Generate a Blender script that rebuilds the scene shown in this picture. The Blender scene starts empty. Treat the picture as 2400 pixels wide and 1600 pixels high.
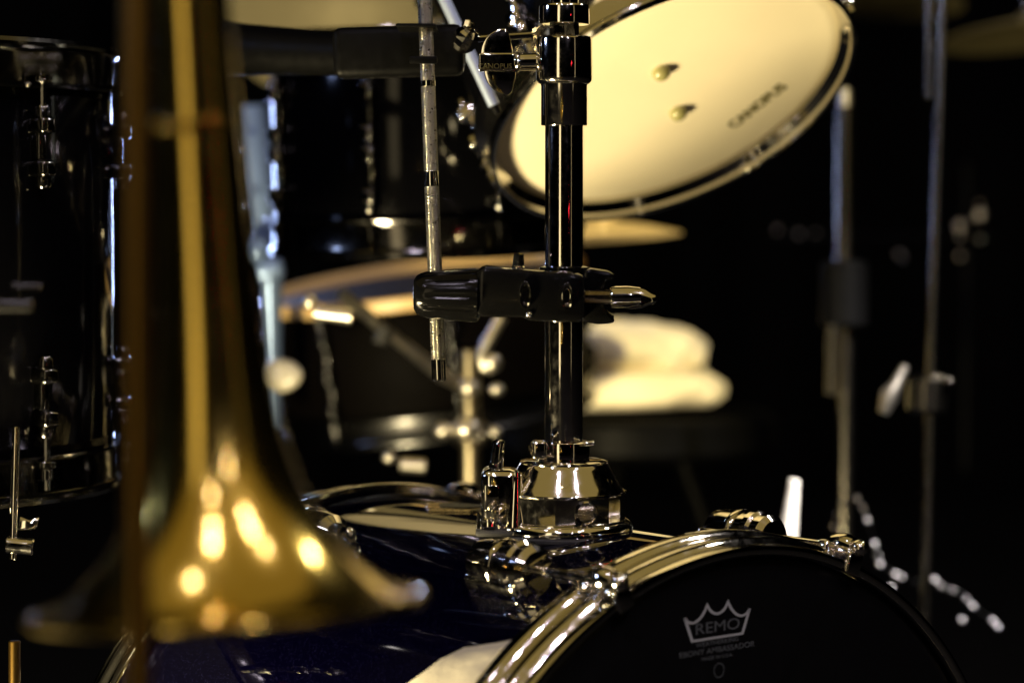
import bpy, bmesh, math, random
from mathutils import Vector, Matrix
random.seed(7)
R = math.radians
scene = bpy.context.scene
col = scene.collection

# ------------------------------------------------------------------ camera
CAM_Z = 0.766
FPX = 5667.0                      # 85 mm on a 36 mm wide frame, in photo pixels (2400 wide)
PITCH = math.atan(300 / FPX)
cam_d = bpy.data.cameras.new('camera')
cam_d.lens = 85.0; cam_d.sensor_width = 36.0
cam_d.clip_start = 0.05; cam_d.clip_end = 200
cam_d.dof.use_dof = True
cam_d.dof.focus_distance = 1.64
cam_d.dof.aperture_fstop = 3.5
cam_d.dof.aperture_blades = 0
cam = bpy.data.objects.new('camera', cam_d); col.objects.link(cam)
CAM = Vector((0, 0, CAM_Z))
cam.location = CAM
cam.rotation_euler = (R(90) - PITCH, 0, 0)
scene.camera = cam
FW = Vector((0, math.cos(PITCH), -math.sin(PITCH)))
UP = Vector((0, math.sin(PITCH), math.cos(PITCH)))
RT = Vector((1, 0, 0))

# ------------------------------------------------------------------ world, view
w = bpy.data.worlds.new('World'); scene.world = w; w.use_nodes = True
w.node_tree.nodes['Background'].inputs[0].default_value = (0.02, 0.02, 0.03, 1)
w.node_tree.nodes['Background'].inputs[1].default_value = 0.0
scene.view_settings.view_transform = 'Standard'
scene.view_settings.look = 'None'
scene.view_settings.exposure = 0.0
scene.view_settings.gamma = 1.0

# ------------------------------------------------------------------ stage lamps
def aim(o, target):
    o.rotation_euler = (Vector(target) - o.location).to_track_quat('-Z', 'Y').to_euler()
def area(name, loc, target, size, power, color, shape='RECTANGLE', size_y=None, spread=None):
    l = bpy.data.lights.new(name, 'AREA'); l.shape = shape; l.size = size
    if size_y: l.size_y = size_y
    l.energy = power; l.color = color
    if spread: l.spread = spread
    o = bpy.data.objects.new(name, l); col.objects.link(o); o.location = loc; aim(o, target); return o
def bulb(name, loc, power, color, radius=0.04):
    l = bpy.data.lights.new(name, 'POINT'); l.energy = power; l.color = color; l.shadow_soft_size = radius
    o = bpy.data.objects.new(name, l); col.objects.link(o); o.location = loc; return o
WARM = (1.0, 0.80, 0.46); CREAM = (1.0, 0.82, 0.46); VIOLET = (0.92, 0.80, 1.0); BLUE = (0.42, 0.55, 1.0)
# foot lamp on the floor at the left, warm: lights the drum heads from below
area('foot_lamp', (-0.58, 1.36, 0.22), (0.10, 2.0, 0.85), 0.16, 36, CREAM, 'DISK')
# tall warm side lamps in the wings behind the photographer
area('wing_lamp_left', (-1.25, -0.95, 1.0), (0.03, 1.64, 0.8), 0.45, 6, WARM, size_y=2.4)
area('wing_lamp_right', (2.2, -0.6, 1.0), (0.03, 1.64, 0.8), 0.10, 0.4, WARM, size_y=2.4)
# wide dim area light added in place of a warm-lit ceiling
area('ceiling_glow', (0.2, 0.3, 3.3), (0.2, 0.5, 0), 6.4, 24, (1.0, 0.72, 0.22), size_y=4.4)
# violet white spots on the truss
for i, (x, y, z) in enumerate([(-0.50, -0.15, 3.1), (1.15, 0.05, 3.1), (-0.52, -0.65, 3.1), (1.20, -0.45, 3.1), (1.1, 0.7, 3.0),
                               (-0.9, 0.9, 3.0), (-0.5, -1.2, 2.6), (0.8, -1.4, 2.4)]):
    bulb('truss_spot', (x, y, z), 34 if i < 4 else 14, VIOLET, 0.05)
# back and side lamps: blue from the left, warm white from the right back
area('hidden_blue_strip', CAM + 3.2 * (FW + (430 - 1200) / FPX * RT + (800 - 470) / FPX * UP), (-0.3, 1.7, 0.75), 0.05, 3, BLUE, size_y=0.28)  # added blue strip, unseen behind the trombone, for edge reflections
bulb('blue_side_spot', (-2.0, 1.5, 1.5), 20, BLUE, 0.08)
bulb('back_spot_right', (1.5, 2.3, 2.4), 34, (1.0, 0.92, 0.88), 0.08)
def spot(name, loc, target, power, cone, color):
    l = bpy.data.lights.new(name, 'SPOT'); l.energy = power; l.color = color; l.spot_size = R(cone); l.spot_blend = .5; l.shadow_soft_size = .05
    o = bpy.data.objects.new(name, l); col.objects.link(o); o.location = loc; aim(o, target); return o
spot('stool_spot', (0.7, 0.9, 2.2), (0.15, 2.95, 0.62), 330, 13, (1.0, 0.82, 0.34))
spot('added_bead_spot', (1.3, 1.1, 2.3), (0.38, 2.40, 0.50), 1300, 16, (1.0, 0.93, 0.90))  # added unseen spot that brightens the short rod and the beads
bulb('red_lamp', (1.6, -1.2, 1.2), 0.7, (1.0, 0.03, 0.05), 0.03)

# ------------------------------------------------------------------ helpers
def V(px, py, d):                  # point seen at photo pixel (px, py), d metres ahead of the camera
    return CAM + d * (FW + (px - 1200) / FPX * RT + (800 - py) / FPX * UP)
def on_plane(px, py, c, n):
    dr = FW + (px - 1200) / FPX * RT + (800 - py) / FPX * UP
    return CAM + dr * ((c - CAM).dot(n) / dr.dot(n))
def frame(o, z, x=None):           # matrix with local z along z (and local x near x)
    z = Vector(z).normalized()
    if x is None: x = Vector((0, 0, 1)) if abs(z.z) < .9 else Vector((1, 0, 0))
    x = Vector(x); x = (x - z * x.dot(z)).normalized(); y = z.cross(x)
    m = Matrix((x, y, z)).transposed().to_4x4(); m.translation = Vector(o); return m

class MB:
    def __init__(s): s.v = []; s.f = []
    def add(s, vs, fs):
        b = len(s.v); s.v += [tuple(v) for v in vs]; s.f += [tuple(b + i for i in f) for f in fs]; return s
    def lathe(s, prof, M=Matrix(), seg=48, closed=False, rfun=None):
        n = len(prof); vs = []
        for k in range(seg):
            a = 2 * math.pi * k / seg; c, si = math.cos(a), math.sin(a)
            for r, z in prof:
                rr = r if rfun is None else rfun(r, z, a)
                vs.append(M @ Vector((rr * c, rr * si, z)))
        fs = []
        for k in range(seg):
            k2 = (k + 1) % seg
            for j in range(n if closed else n - 1):
                j2 = (j + 1) % n
                fs.append((k * n + j, k2 * n + j, k2 * n + j2, k * n + j2))
        if not closed:
            if prof[0][0] > 1e-6: fs.append(tuple(k * n for k in range(seg))[::-1])
            if prof[-1][0] > 1e-6: fs.append(tuple(k * n + n - 1 for k in range(seg)))
        return s.add(vs, fs)
    def cyl(s, a, b, r, r2=None, seg=24, bev=None):
        a, b = Vector(a), Vector(b); r2 = r if r2 is None else r2
        h = (b - a).length; e = min(r, r2) * .18 if bev is None else bev; e = min(e, h * .3)
        return s.lathe([(r - e, 0), (r, e), (r2, h - e), (r2 - e, h)], frame(a, b - a), seg)
    def tube(s, pts, r, seg=16):
        pts = [Vector(p) for p in pts]; n = len(pts); vs = []; fs = []
        rs = r if isinstance(r, (list, tuple)) else [r] * n
        up = None
        for i, p in enumerate(pts):
            t = (pts[min(i + 1, n - 1)] - pts[max(i - 1, 0)]).normalized()
            if up is None: up = t.orthogonal().normalized()
            up = (up - t * up.dot(t)).normalized(); sd = t.cross(up)
            for k in range(seg):
                a = 2 * math.pi * k / seg
                vs.append(p + (up * math.cos(a) + sd * math.sin(a)) * rs[i])
        for i in range(n - 1):
            for k in range(seg):
                k2 = (k + 1) % seg
                fs.append((i * seg + k, i * seg + k2, (i + 1) * seg + k2, (i + 1) * seg + k))
        fs.append(tuple(range(seg))[::-1]); fs.append(tuple((n - 1) * seg + k for k in range(seg)))
        return s.add(vs, fs)
    def box(s, M, size, bev=.001, segs=2):
        bm = bmesh.new(); bmesh.ops.create_cube(bm, size=1)
        for v in bm.verts: v.co = Vector((v.co.x * size[0], v.co.y * size[1], v.co.z * size[2]))
        if bev: bmesh.ops.bevel(bm, geom=bm.edges[:], offset=bev, segments=segs, affect='EDGES', profile=.5)
        return s.bm(bm, M)
    def prism(s, outline, th, M, bev=.0006):
        bm = bmesh.new()
        vs = [bm.verts.new((x, y, -th / 2)) for x, y in outline]
        f = bm.faces.new(vs); r = bmesh.ops.extrude_face_region(bm, geom=[f])
        for g in r['geom']:
            if isinstance(g, bmesh.types.BMVert): g.co.z += th
        bmesh.ops.recalc_face_normals(bm, faces=bm.faces[:])
        if bev:
            ed = [e for e in bm.edges if len(e.link_faces) == 2 and e.calc_face_angle(0) > .7]
            bmesh.ops.bevel(bm, geom=ed, offset=bev, segments=2, affect='EDGES', profile=.5)
        return s.bm(bm, M)
    def bm(s, bm, M):
        bm.verts.index_update(); bm.normal_update()
        s.add([M @ v.co for v in bm.verts], [[v.index for v in f.verts] for f in bm.faces]); bm.free(); return s
    def ball(s, c, r, seg=24, squash=1.0, M=None):
        n = seg // 2
        pr = [(max(r * math.sin(math.pi * i / n), 1e-7), -r * squash * math.cos(math.pi * i / n)) for i in range(n + 1)]
        return s.lathe(pr, M if M else Matrix.Translation(Vector(c)), seg)
    def mesh(s, name, sharp=35):
        me = bpy.data.meshes.new(name); me.from_pydata(s.v, [], s.f); me.validate(); me.update()
        bm = bmesh.new(); bm.from_mesh(me); bmesh.ops.remove_doubles(bm, verts=bm.verts[:], dist=1e-6)
        bmesh.ops.recalc_face_normals(bm, faces=bm.faces[:]); bm.to_mesh(me); bm.free()
        me.polygons.foreach_set('use_smooth', [True] * len(me.polygons))
        me.set_sharp_from_angle(angle=R(sharp)); return me

W = {}
def thing(name, label, cat, loc, group=None):
    o = bpy.data.objects.new(name, None); col.objects.link(o); o.location = loc
    o.empty_display_size = .02
    o['label'] = label; o['category'] = cat
    if group: o['group'] = group
    W[o.name] = Matrix.Translation(Vector(loc)); return o
def put(name, me, mat, parent=None, M=Matrix(), kind=None, label=None):
    o = bpy.data.objects.new(name, me); col.objects.link(o)
    if not me.materials and mat: me.materials.append(mat)
    if parent:
        o.parent = parent; o.matrix_local = W[parent.name].inverted() @ M
    else: o.matrix_world = M
    W[o.name] = M.copy()
    if kind: o['kind'] = kind
    if label: o['label'] = label
    return o
def part(name, mb, mat, parent=None, sharp=35, **k):
    return put(name, mb.mesh(name, sharp), mat, parent, **k)
def text_mesh(s, size, depth=.00005, align='CENTER', bold=0.):
    cu = bpy.data.curves.new('lettering', 'FONT'); cu.body = s; cu.size = size; cu.extrude = depth
    cu.offset = bold; cu.align_x = align; cu.align_y = 'CENTER'
    o = bpy.data.objects.new('lettering', cu); col.objects.link(o)
    dg = bpy.context.evaluated_depsgraph_get(); me = bpy.data.meshes.new_from_object(o.evaluated_get(dg))
    bpy.data.objects.remove(o); me.materials.clear(); return me

# ------------------------------------------------------------------ materials
def mat(name, base, metal=0., rough=.3, rvar=0., rscale=60, bump=0., bscale=200, coat=0., coat_rough=.05, cvar=0., cscale=20, spec=.5, flakes=0, sheen=0, trans=0):
    m = bpy.data.materials.new(name); m.use_nodes = True; nt = m.node_tree; b = nt.nodes['Principled BSDF']
    N, L = nt.nodes.new, nt.links.new
    b.inputs['Base Color'].default_value = (*base, 1); b.inputs['Metallic'].default_value = metal
    b.inputs['Roughness'].default_value = rough; b.inputs['Coat Weight'].default_value = coat
    b.inputs['Coat Roughness'].default_value = coat_rough; b.inputs['Specular IOR Level'].default_value = spec
    b.inputs['Sheen Weight'].default_value = sheen
    tc = N('ShaderNodeTexCoord')
    if rvar:
        n = N('ShaderNodeTexNoise'); n.inputs['Scale'].default_value = rscale; n.inputs['Detail'].default_value = 6; n.inputs['Roughness'].default_value = .7
        L(tc.outputs['Object'], n.inputs['Vector'])
        mr = N('ShaderNodeMapRange'); mr.inputs['From Min'].default_value = .35; mr.inputs['From Max'].default_value = .7
        mr.inputs['To Min'].default_value = rough; mr.inputs['To Max'].default_value = rough + rvar
        L(n.outputs['Fac'], mr.inputs['Value']); L(mr.outputs[0], b.inputs['Roughness'])
    if cvar:
        n = N('ShaderNodeTexNoise'); n.inputs['Scale'].default_value = cscale; n.inputs['Detail'].default_value = 5
        L(tc.outputs['Object'], n.inputs['Vector'])
        mx = N('ShaderNodeMix'); mx.data_type = 'RGBA'
        mx.inputs[6].default_value = (*[c * (1 - cvar) for c in base], 1); mx.inputs[7].default_value = (*[min(1, c * (1 + cvar)) for c in base], 1)
        L(n.outputs['Fac'], mx.inputs[0]); L(mx.outputs[2], b.inputs['Base Color'])
    if flakes:
        v = N('ShaderNodeTexVoronoi'); v.inputs['Scale'].default_value = flakes
        L(tc.outputs['Object'], v.inputs['Vector'])
        gt = N('ShaderNodeMath'); gt.operation = 'GREATER_THAN'; gt.inputs[1].default_value = .93
        sp = N('ShaderNodeSeparateColor'); L(v.outputs['Color'], sp.inputs[0]); L(sp.outputs[0], gt.inputs[0])
        mx = N('ShaderNodeMix'); mx.data_type = 'RGBA'; mx.inputs[6].default_value = (*base, 1)
        mx.inputs[7].default_value = (base[0] * 4 + .006, base[1] * 4 + .006, base[2] * 3 + .03, 1)
        L(gt.outputs[0], mx.inputs[0]); L(mx.outputs[2], b.inputs['Base Color'])
        m1 = N('ShaderNodeMath'); m1.operation = 'MULTIPLY'; m1.inputs[1].default_value = .75; L(gt.outputs[0], m1.inputs[0]); L(m1.outputs[0], b.inputs['Metallic'])
        nm = N('ShaderNodeNormalMap')
    if bump:
        n = N('ShaderNodeTexNoise'); n.inputs['Scale'].default_value = bscale; n.inputs['Detail'].default_value = 4
        L(tc.outputs['Object'], n.inputs['Vector'])
        bp = N('ShaderNodeBump'); bp.inputs['Strength'].default_value = bump; bp.inputs['Distance'].default_value = .001
        L(n.outputs['Fac'], bp.inputs['Height']); L(bp.outputs['Normal'], b.inputs['Normal'])
    return m
CHROME = mat('chrome', (.70, .67, .60), 1, .035, .10, 130)
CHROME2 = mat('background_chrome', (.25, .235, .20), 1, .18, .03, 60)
STEEL = mat('knurled_steel', (.26, .24, .19), 1, .26, .08, 300)
SATIN = mat('satin_steel', (.66, .62, .52), 1, .30, .10, 80)
BRASS = mat('lacquered_brass', (.62, .44, .085), 1, .145, .05, 30, cvar=.12, cscale=12, coat=.6, coat_rough=.06)
BRONZE = mat('bronze', (.62, .44, .16), 1, .42, .10, 40)
CYMBAL = mat('brushed_bronze', (.20, .17, .08), .4, .5, .1, 40)
BLUE_TINT = mat('blue_light_tint', (.16, .24, .42), .5, .35)  # blue stage light put into the base colour
BLACKG = mat('black_gloss', (.0012, .0012, .0015), 0, .07, .05, 40, spec=.22)
CLAMP = mat('black_enamel', (.002, .002, .002), 0, .12, .10, 160, spec=.16)
MATTE = mat('black_plastic', (.0015, .0015, .0015), 0, .38, .2, 120, bump=.1, bscale=600, spec=.05)
RUBBER = mat('black_rubber', (.012, .012, .012), 0, .7)
BLUE_SHELL = mat('blue_sparkle_shell', (.0003, .0002, .0030), 0, .35, spec=0., coat=1, coat_rough=.025, flakes=1400)
BLUE_SHELL.node_tree.nodes['Principled BSDF'].inputs['Coat IOR'].default_value = 1.85
BLACK_HEAD = mat('black_film', (.004, .004, .004), 0, .28, .1, 30, spec=.35)
CREAM_HEAD = mat('coated_cream_film', (.80, .71, .50), 0, .62, .1, 80, bump=.12, bscale=700, cvar=.13, cscale=7)
CLOTH = mat('cream_cloth', (.78, .70, .52), 0, .9, bump=.5, bscale=120, cvar=.10, cscale=30, sheen=.3)
PRINT_W = mat('white_print', (.42, .44, .42), 0, .6)
PRINT_D = mat('dark_print', (.03, .03, .012), 0, .6)
MAPLE = mat('pale_maple', (.84, .56, .22), 0, .35, .1, 40, coat=.6, cvar=.15, cscale=40)
SNARE_SHELL = mat('dark_stained_shell', (.0012, .0008, .0006), 0, .55, .1, 40, spec=.03)
DIMCHROME = mat('shaded_chrome', (.11, .107, .10), 1, .10, .08, 90)  # darker copy of chrome, shade put into its colour
DIMSATIN = mat('dull_steel', (.34, .29, .19), 1, .32, .05, 60)
BEAD = mat('polished_bead', (.80, .78, .80), 1, .42)
BLACKN = mat('black_nickel', (.05, .05, .05), 1, .25)
GEL = mat('olive_gel', (.27, .25, .10), 0, .25, coat=.5)
GOLDPLATE = mat('badge_plate', (.70, .56, .28), 1, .22, .12, 200)
VELVET = mat('black_velvet', (.0015, .0015, .0017), 0, .95, bump=.4, bscale=60, spec=.05)
STAGE = mat('black_stage_board', (.003, .003, .003), 0, .6, .2, 15, bump=.2, bscale=40, spec=.15)

# ------------------------------------------------------------------ setting
me = MB().add([(-6, -4, 0), (6, -4, 0), (6, 7.2, 0), (-6, 7.2, 0)], [(0, 1, 2, 3)])
part('floor', me, STAGE, kind='structure')
vs, fs = [], []
NX = 240
for i in range(NX + 1):
    x = -5 + 10 * i / NX; y = 6.5 + .10 * math.sin(x * 9) + .05 * math.sin(x * 21 + 1)
    vs += [(x, y, 0.004), (x, y, 4)]
for i in range(NX): fs.append((2 * i, 2 * i + 2, 2 * i + 3, 2 * i + 1))
part('backdrop', MB().add(vs, fs), VELVET, kind='structure')

# ------------------------------------------------------------------ generic lug, hoop, drum
def lug_mesh(L, wd=.013, h=.017):  # local z along the drum axis, local x outward from the shell
    mb = MB()
    for s in (-1, 1):
        mb.box(Matrix.Translation((h / 2, 0, s * (L / 2 - L * .14))), (h, wd, L * .28), .003, 3)
        mb.lathe([(.0045, 0), (.0055, .0008), (.0055, .006), (.0042, .008)], Matrix.Translation((h * .55, 0, s * L / 2)) @ Matrix.Scale(s, 4, (0, 0, 1)), 16)
    mb.box(Matrix.Translation((h * .3, 0, 0)), (h * .6, wd * .62, L * .5), .0025, 3)
    return mb.mesh('lug')
def hoop_prof(r):                  # head film lies at z = 0, r = shell radius, +z away from the drum
    return [(r - .0045, -.003), (r - .0042, .001), (r + .0010, .0085), (r + .0012, .0125), (r + .0024, .0142), (r + .0045, .0142), (r + .0062, .0112), (r + .0060, .0085), (r + .0034, .0068), (r + .0020, .004), (r + .0012, -.016),
            (r + .009, -.0185), (r + .0095, -.0205), (r + .001, -.0205), (r - .0005, -.004)]
def wood_prof(r): return [(r - .001, -.003), (r - .001, .007), (r + .001, .009), (r + .008, .009), (r + .010, .007), (r + .010, -.003), (r + .008, -.005), (r + .001, -.005)]
def drum(name, label, cat, C, n, r, depth, nl, phi0, xref, shell_mat, head_mat, back_mat, lug_len, group=None, lug_off=.05, hoop_mat=None, wood=False, lug_mat=None):
    n = Vector(n).normalized(); M = frame(C, n, xref)
    t = thing(name, label, cat, C, group)
    part('shell', MB().lathe([(r - .006, -.006), (r - .001, -.006), (r, -.008), (r, -depth + .008), (r - .001, -depth + .006), (r - .006, -depth + .006)], M, 96, True), shell_mat, t)
    for s, nm, hm in ((0, 'head', head_mat), (1, 'head', back_mat)):
        Ms = M if s == 0 else M @ Matrix.Translation((0, 0, -depth)) @ Matrix.Rotation(math.pi, 4, 'X')
        part('hoop', MB().lathe(wood_prof(r) if wood and s == 0 else hoop_prof(r), Ms, 96, True), (lug_mat or CHROME if not hoop_mat else hoop_mat if s == 0 else BLACKN), t, 30)
        h = part(nm, MB().lathe([(1e-7, 0), (r * .5, 0), (r - .014, 0), (r - .008, -.0008), (r - .0045, -.003), (r - .004, -.007)], Ms, 96), hm, t)
        if s == 0: head = h
    lm = lug_mesh(lug_len)
    rl = lug_off - lug_len / 2
    double = depth < .16
    rod = MB().cyl((.0095, 0, 0), (.0095, 0, 1), .0026, seg=10, bev=.0003)
    rod.v = [(x, y, z) for x, y, z in rod.v]
    rl_len = (lug_off - lug_len / 2) + .0165 + .010
    rodm = MB().cyl((.0095, 0, lug_len / 2), (.0095, 0, lug_len / 2 + (lug_off - lug_len / 2) + .004), .0026, seg=10, bev=.0003)
    rodm.lathe([(.0062, 0), (.007, .001), (.007, .004), (.0045, .006), (.0045, .013), (.003, .014)], Matrix.Translation((.0095, 0, lug_off - .017)), 12)
    rme = rodm.mesh('tension_rod')
    for k in range(nl):
        for s in (0, 1):
            a = phi0 + 2 * math.pi * k / nl
            z = -lug_off if s == 0 else -depth + lug_off
            Ml = M @ Matrix.Rotation(a, 4, 'Z') @ Matrix.Translation((r - .0015, 0, z))
            if s: Ml = Ml @ Matrix.Rotation(math.pi, 4, 'X')
            lo = put('lug', lm, lug_mat or CHROME, t, Ml)
            put('tension_rod', rme, lug_mat or CHROME, lo, Ml)
    return t, head, M

# ------------------------------------------------------------------ bass drum
AL = R(40)
BN = Vector((math.sin(AL), -math.cos(AL), 0)); BR = Vector((math.cos(AL), math.sin(AL), 0))
BC = CAM + Vector((.148, 1.526, -.482))
BM = frame(BC, BN, (0, 0, 1))      # local z out of the front head, local x up
bass = thing('bass_drum', 'blue sparkle bass drum with black front head and chrome hoop under the chrome post', 'bass drum', Vector((BC.x, BC.y, 0)) - BN * .2)
SR = .267
part('shell', MB().lathe([(SR - .008, -.03), (SR, -.03), (SR, -.395), (SR - .008, -.395)], BM, 192, True), BLUE_SHELL, bass)
hp = [(.264, -.006), (.264, -.002), (.2655, 0), (.268, .0008), (.2705, 0), (.2715, -.003), (.2712, -.0075), (.2735, -.0095), (.2752, -.0115), (.2752, -.0185), (.2738, -.0205),
      (.2738, -.0255), (.2765, -.0275), (.2775, -.0295), (.2775, -.037), (.2762, -.039), (.2692, -.039), (.2690, -.010)]
part('hoop', MB().lathe(hp, BM, 192, True), CHROME, bass, 50)
MBACK = BM @ Matrix.Translation((0, 0, -.425)) @ Matrix.Rotation(math.pi, 4, 'X')
part('hoop', MB().lathe(hp, MBACK, 192, True), CHROME, bass, 50)
fh = part('front_head', MB().lathe([(1e-7, -.006), (.15, -.006), (.256, -.006), (.261, -.0072), (.264, -.0105), (.2655, -.02)], BM, 160), BLACK_HEAD, bass, label='black front head printed with a white crown emblem')
part('back_head', MB().lathe([(1e-7, -.006), (.15, -.006), (.256, -.006), (.261, -.0072), (.264, -.0105), (.2655, -.02)], MBACK, 96), CREAM_HEAD, bass)
# lugs, rods and claws
blug = MB()                         # local z along +BN, local x outward
blug.lathe([(.001, -.030), (.010, -.029), (.015, -.024), (.0165, -.015), (.0165, .010), (.0185, .012), (.0185, .017), (.0165, .019), (.0165, .026), (.013, .030), (.008, .031)], Matrix.Translation((.013, 0, 0)), 28)
blug.box(Matrix.Translation((.006, 0, -.002)), (.012, .036, .052), .004, 3)
blug.lathe([(.0175, -.004), (.0182, -.003), (.0182, .001), (.0175, .002)], Matrix.Translation((.013, 0, 0)), 28)
blugm = blug.mesh('lug')
brod = MB().cyl((.014, 0, .028), (.014, 0, .100), .0031, seg=14)
brod.lathe([(.0031, 0), (.006, .0015), (.0066, .004), (.0066, .009), (.005, .011)], Matrix.Translation((.014, 0, .088)), 16)
brodm = brod.mesh('tension_rod')
claw = MB()
claw.box(Matrix.Translation((.0125, 0, .082)), (.009, .019, .010), .003, 3)
claw.box(Matrix.Translation((.011, 0, .0925)), (.0045, .015, .026), .0018, 3)
claw.box(Matrix.Translation((.004, 0, .1055)), (.015, .014, .004), .0016, 3)
claw.lathe([(.002, -.010), (.0072, -.009), (.0085, -.004), (.0085, .004), (.0060, .009), (.002, .0105)], Matrix.Translation((.0155, 0, .094)), 18)
claw.ball((.0155, 0, .1075), .0058, 16)
clawm = claw.mesh('claw')
for k in range(8):
    a = R(-22 + 45 * k)             # measured from the top towards the right
    for s in (0, 1):
        Ml = BM @ Matrix.Rotation(-a if False else a, 4, 'Z') @ Matrix.Translation((SR - .001, 0, -.105))
        if s: Ml = BM @ Matrix.Rotation(a, 4, 'Z') @ Matrix.Translation((SR - .001, 0, -.32)) @ Matrix.Rotation(math.pi, 4, 'X')
        lo = put('lug', blugm, CHROME, bass, Ml); put('tension_rod', brodm, CHROME, lo, Ml); put('claw', clawm, CHROME, lo, Ml)
# badge on the shell
def shell_point(px, py):
    d = (FW + (px - 1200) / FPX * RT + (800 - py) / FPX * UP); o = CAM - BC; a = -BN
    dp = d - a * d.dot(a); op = o - a * o.dot(a)
    A, B, Cq = dp.dot(dp), 2 * dp.dot(op), op.dot(op) - SR * SR
    D = max(B * B - 4 * A * Cq, 0); return CAM + d * ((-B - D ** .5) / 2 / A)
ang0, zc = R(-2), -.30              # badge centre: angle from the top and depth along the drum
def shell_pt(a, z, h):
    return BM @ Vector(((SR + h) * math.cos(a), (SR + h) * math.sin(a), z))
def shell_patch(outline, th, h0=.0004, ndiv=8):
    vs = []; n = len(outline)
    for h in (h0, h0 + th):
        for (x, z) in outline: vs.append(shell_pt(ang0 + x / SR, zc + z, h))
    fs = [tuple(range(n))[::-1], tuple(range(n, 2 * n))] + [(i, (i + 1) % n, n + (i + 1) % n, n + i) for i in range(n)]
    return MB().add(vs, fs)
def rnd_poly(pts, m=6):
    out = []
    for i in range(len(pts)):
        a, b = Vector(pts[i]), Vector(pts[(i + 1) % len(pts)])
        for k in range(m): out.append(tuple(a.lerp(b, k / m)))
    return out
shield = rnd_poly([(-.030, .0), (-.012, -.026), (.012, -.026), (.030, .0), (.012, .026), (-.012, .026)])
bd = part('badge', shell_patch(shield, .0012), GOLDPLATE, bass)
part('emblem', shell_patch([(x * .62, z * .62) for x, z in shield], .0006, .0017), PRINT_D, bd)

# print on the black head
HZ = -.0055
logo_c = BM.inverted() @ on_plane(1682, 1460, BC + BN * HZ, BN)
def head_M(dx, dy):                 # reader's right = local -? ; build frame explicitly
    x = BR; y = Vector((0, 0, 1)); m = Matrix((x, y, BN)).transposed().to_4x4()
    m.translation = BM @ Vector((logo_c.x, logo_c.y, HZ)) + x * dx + y * dy; return m
def stroke(mb, pts, wd, z=0):
    n = len(pts); L_, R_ = [], []
    for i, p in enumerate(pts):
        p = Vector((*p, 0)); a = Vector((*pts[max(i - 1, 0)], 0)); b = Vector((*pts[min(i + 1, n - 1)], 0))
        t1 = (p - a).normalized() if i > 0 else (b - p).normalized(); t2 = (b - p).normalized() if i < n - 1 else t1
        t = (t1 + t2).normalized(); nn = Vector((-t.y, t.x, 0)); k = min(1 / max(nn.dot(Vector((-t1.y, t1.x, 0))), .3), 2.2)
        L_.append(p + nn * wd / 2 * k); R_.append(p - nn * wd / 2 * k)
    vs = L_ + R_; fs = [(i, n + i, n + i + 1, i + 1) for i in range(n - 1)]
    mb.add([(v.x, v.y, z) for v in vs], fs)
def scallop(a, b, dip, m=10):
    a, b = Vector(a), Vector(b); out = []
    for i in range(m + 1):
        u = i / m; p = a.lerp(b, u); out.append((p.x, p.y - dip * (1 - (2 * u - 1) ** 2) ** .8))
    return out
cr = MB(); wc = .0026
tips = [(-.0265, .0085), (-.0085, .0175), (.0085, .0175), (.0265, .0085)]
top = scallop(tips[0], tips[1], .0095) + scallop(tips[1], tips[2], .0095)[1:] + scallop(tips[2], tips[3], .0095)[1:]
stroke(cr, top, .0021)
stroke(cr, [tips[0], (-.0205, -.0135), (.0205, -.0135), tips[3]], .0021)
S = 1.0
part('crown_emblem', cr, PRINT_W, fh, M=head_M(0, .0006) @ Matrix.Diagonal((1.09, .70, 1, 1)))
for s, size, dy, sx in (('REMO', .0100, -.0030, 1.5), ('WEATHERKING', .0040, -.0128, 1.35), ('EBONY AMBASSADOR', .0050, -.0176, 1.35), ('MADE IN U.S.A.', .0031, -.0222, 1.35)):
    tm = text_mesh(s, size); put('lettering', tm, PRINT_W if size > .01 else mat('worn_print', (.09, .10, .10), 0, .6), fh, head_M(0, dy + .0008) @ Matrix.Scale(sx, 4, (1, 0, 0)))
ring = MB(); stroke(ring, [(.0045 * math.cos(a), .0045 * math.sin(a)) for a in [2 * math.pi * i / 24 for i in range(25)]], .0007)
part('ring_mark', ring, mat('faint_print', (.07, .08, .08), 0, .6), fh, M=head_M(.0015, -.030))

# ------------------------------------------------------------------ chrome post on the bass drum
PD = 1.64; SC = PD / FPX
PX = 1322
PA = V(PX, 500, PD)                # axis point at eye level
def pz(py): return V(PX, py, PD).z
def pp(px, py, dd=0): return V(px, py, PD + dd)
AX = Vector((PA.x, PA.y, 0))
def ring_prof(rows):               # rows of (radius px, photo y)
    return [(r * SC, pz(y)) for r, y in rows]
def axM(): return Matrix.Translation(AX)
post = thing('tom_holder_post', 'upright chrome tom holder post with collars standing on the bass drum', 'drum hardware', Vector((AX.x, AX.y, BC.z + SR)))
part('pipe', MB().lathe(ring_prof([(44, 1060), (44.6, 1058), (44.6, 290), (44, 288)]), axM(), 64), CHROME, post)
part('sleeve', MB().lathe(ring_prof([(46, 296), (53, 295), (54, 293), (54, 203), (55, 200), (55, 192), (50, 190)]), axM(), 64), CHROME, post)
part('collar', MB().lathe(ring_prof([(50, 200), (58, 198), (63, 193), (65, 188), (65.5, 182), (65.5, 96), (64, 91), (60, 88), (42, 87), (40, 85)]), axM(), 64), CHROME, post)
part('neck', MB().lathe(ring_prof([(34, 90), (34.5, 88), (34.5, 60), (33, 58)]), axM(), 8, ), CHROME, post, 20)
ml = part('memory_lock', MB().lathe(ring_prof([(40, 61), (57, 60), (59, 58), (59.5, 55), (59.5, 19), (58.5, 16), (56, 14), (36, 13)]), axM(), 56), CHROME, post)
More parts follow.
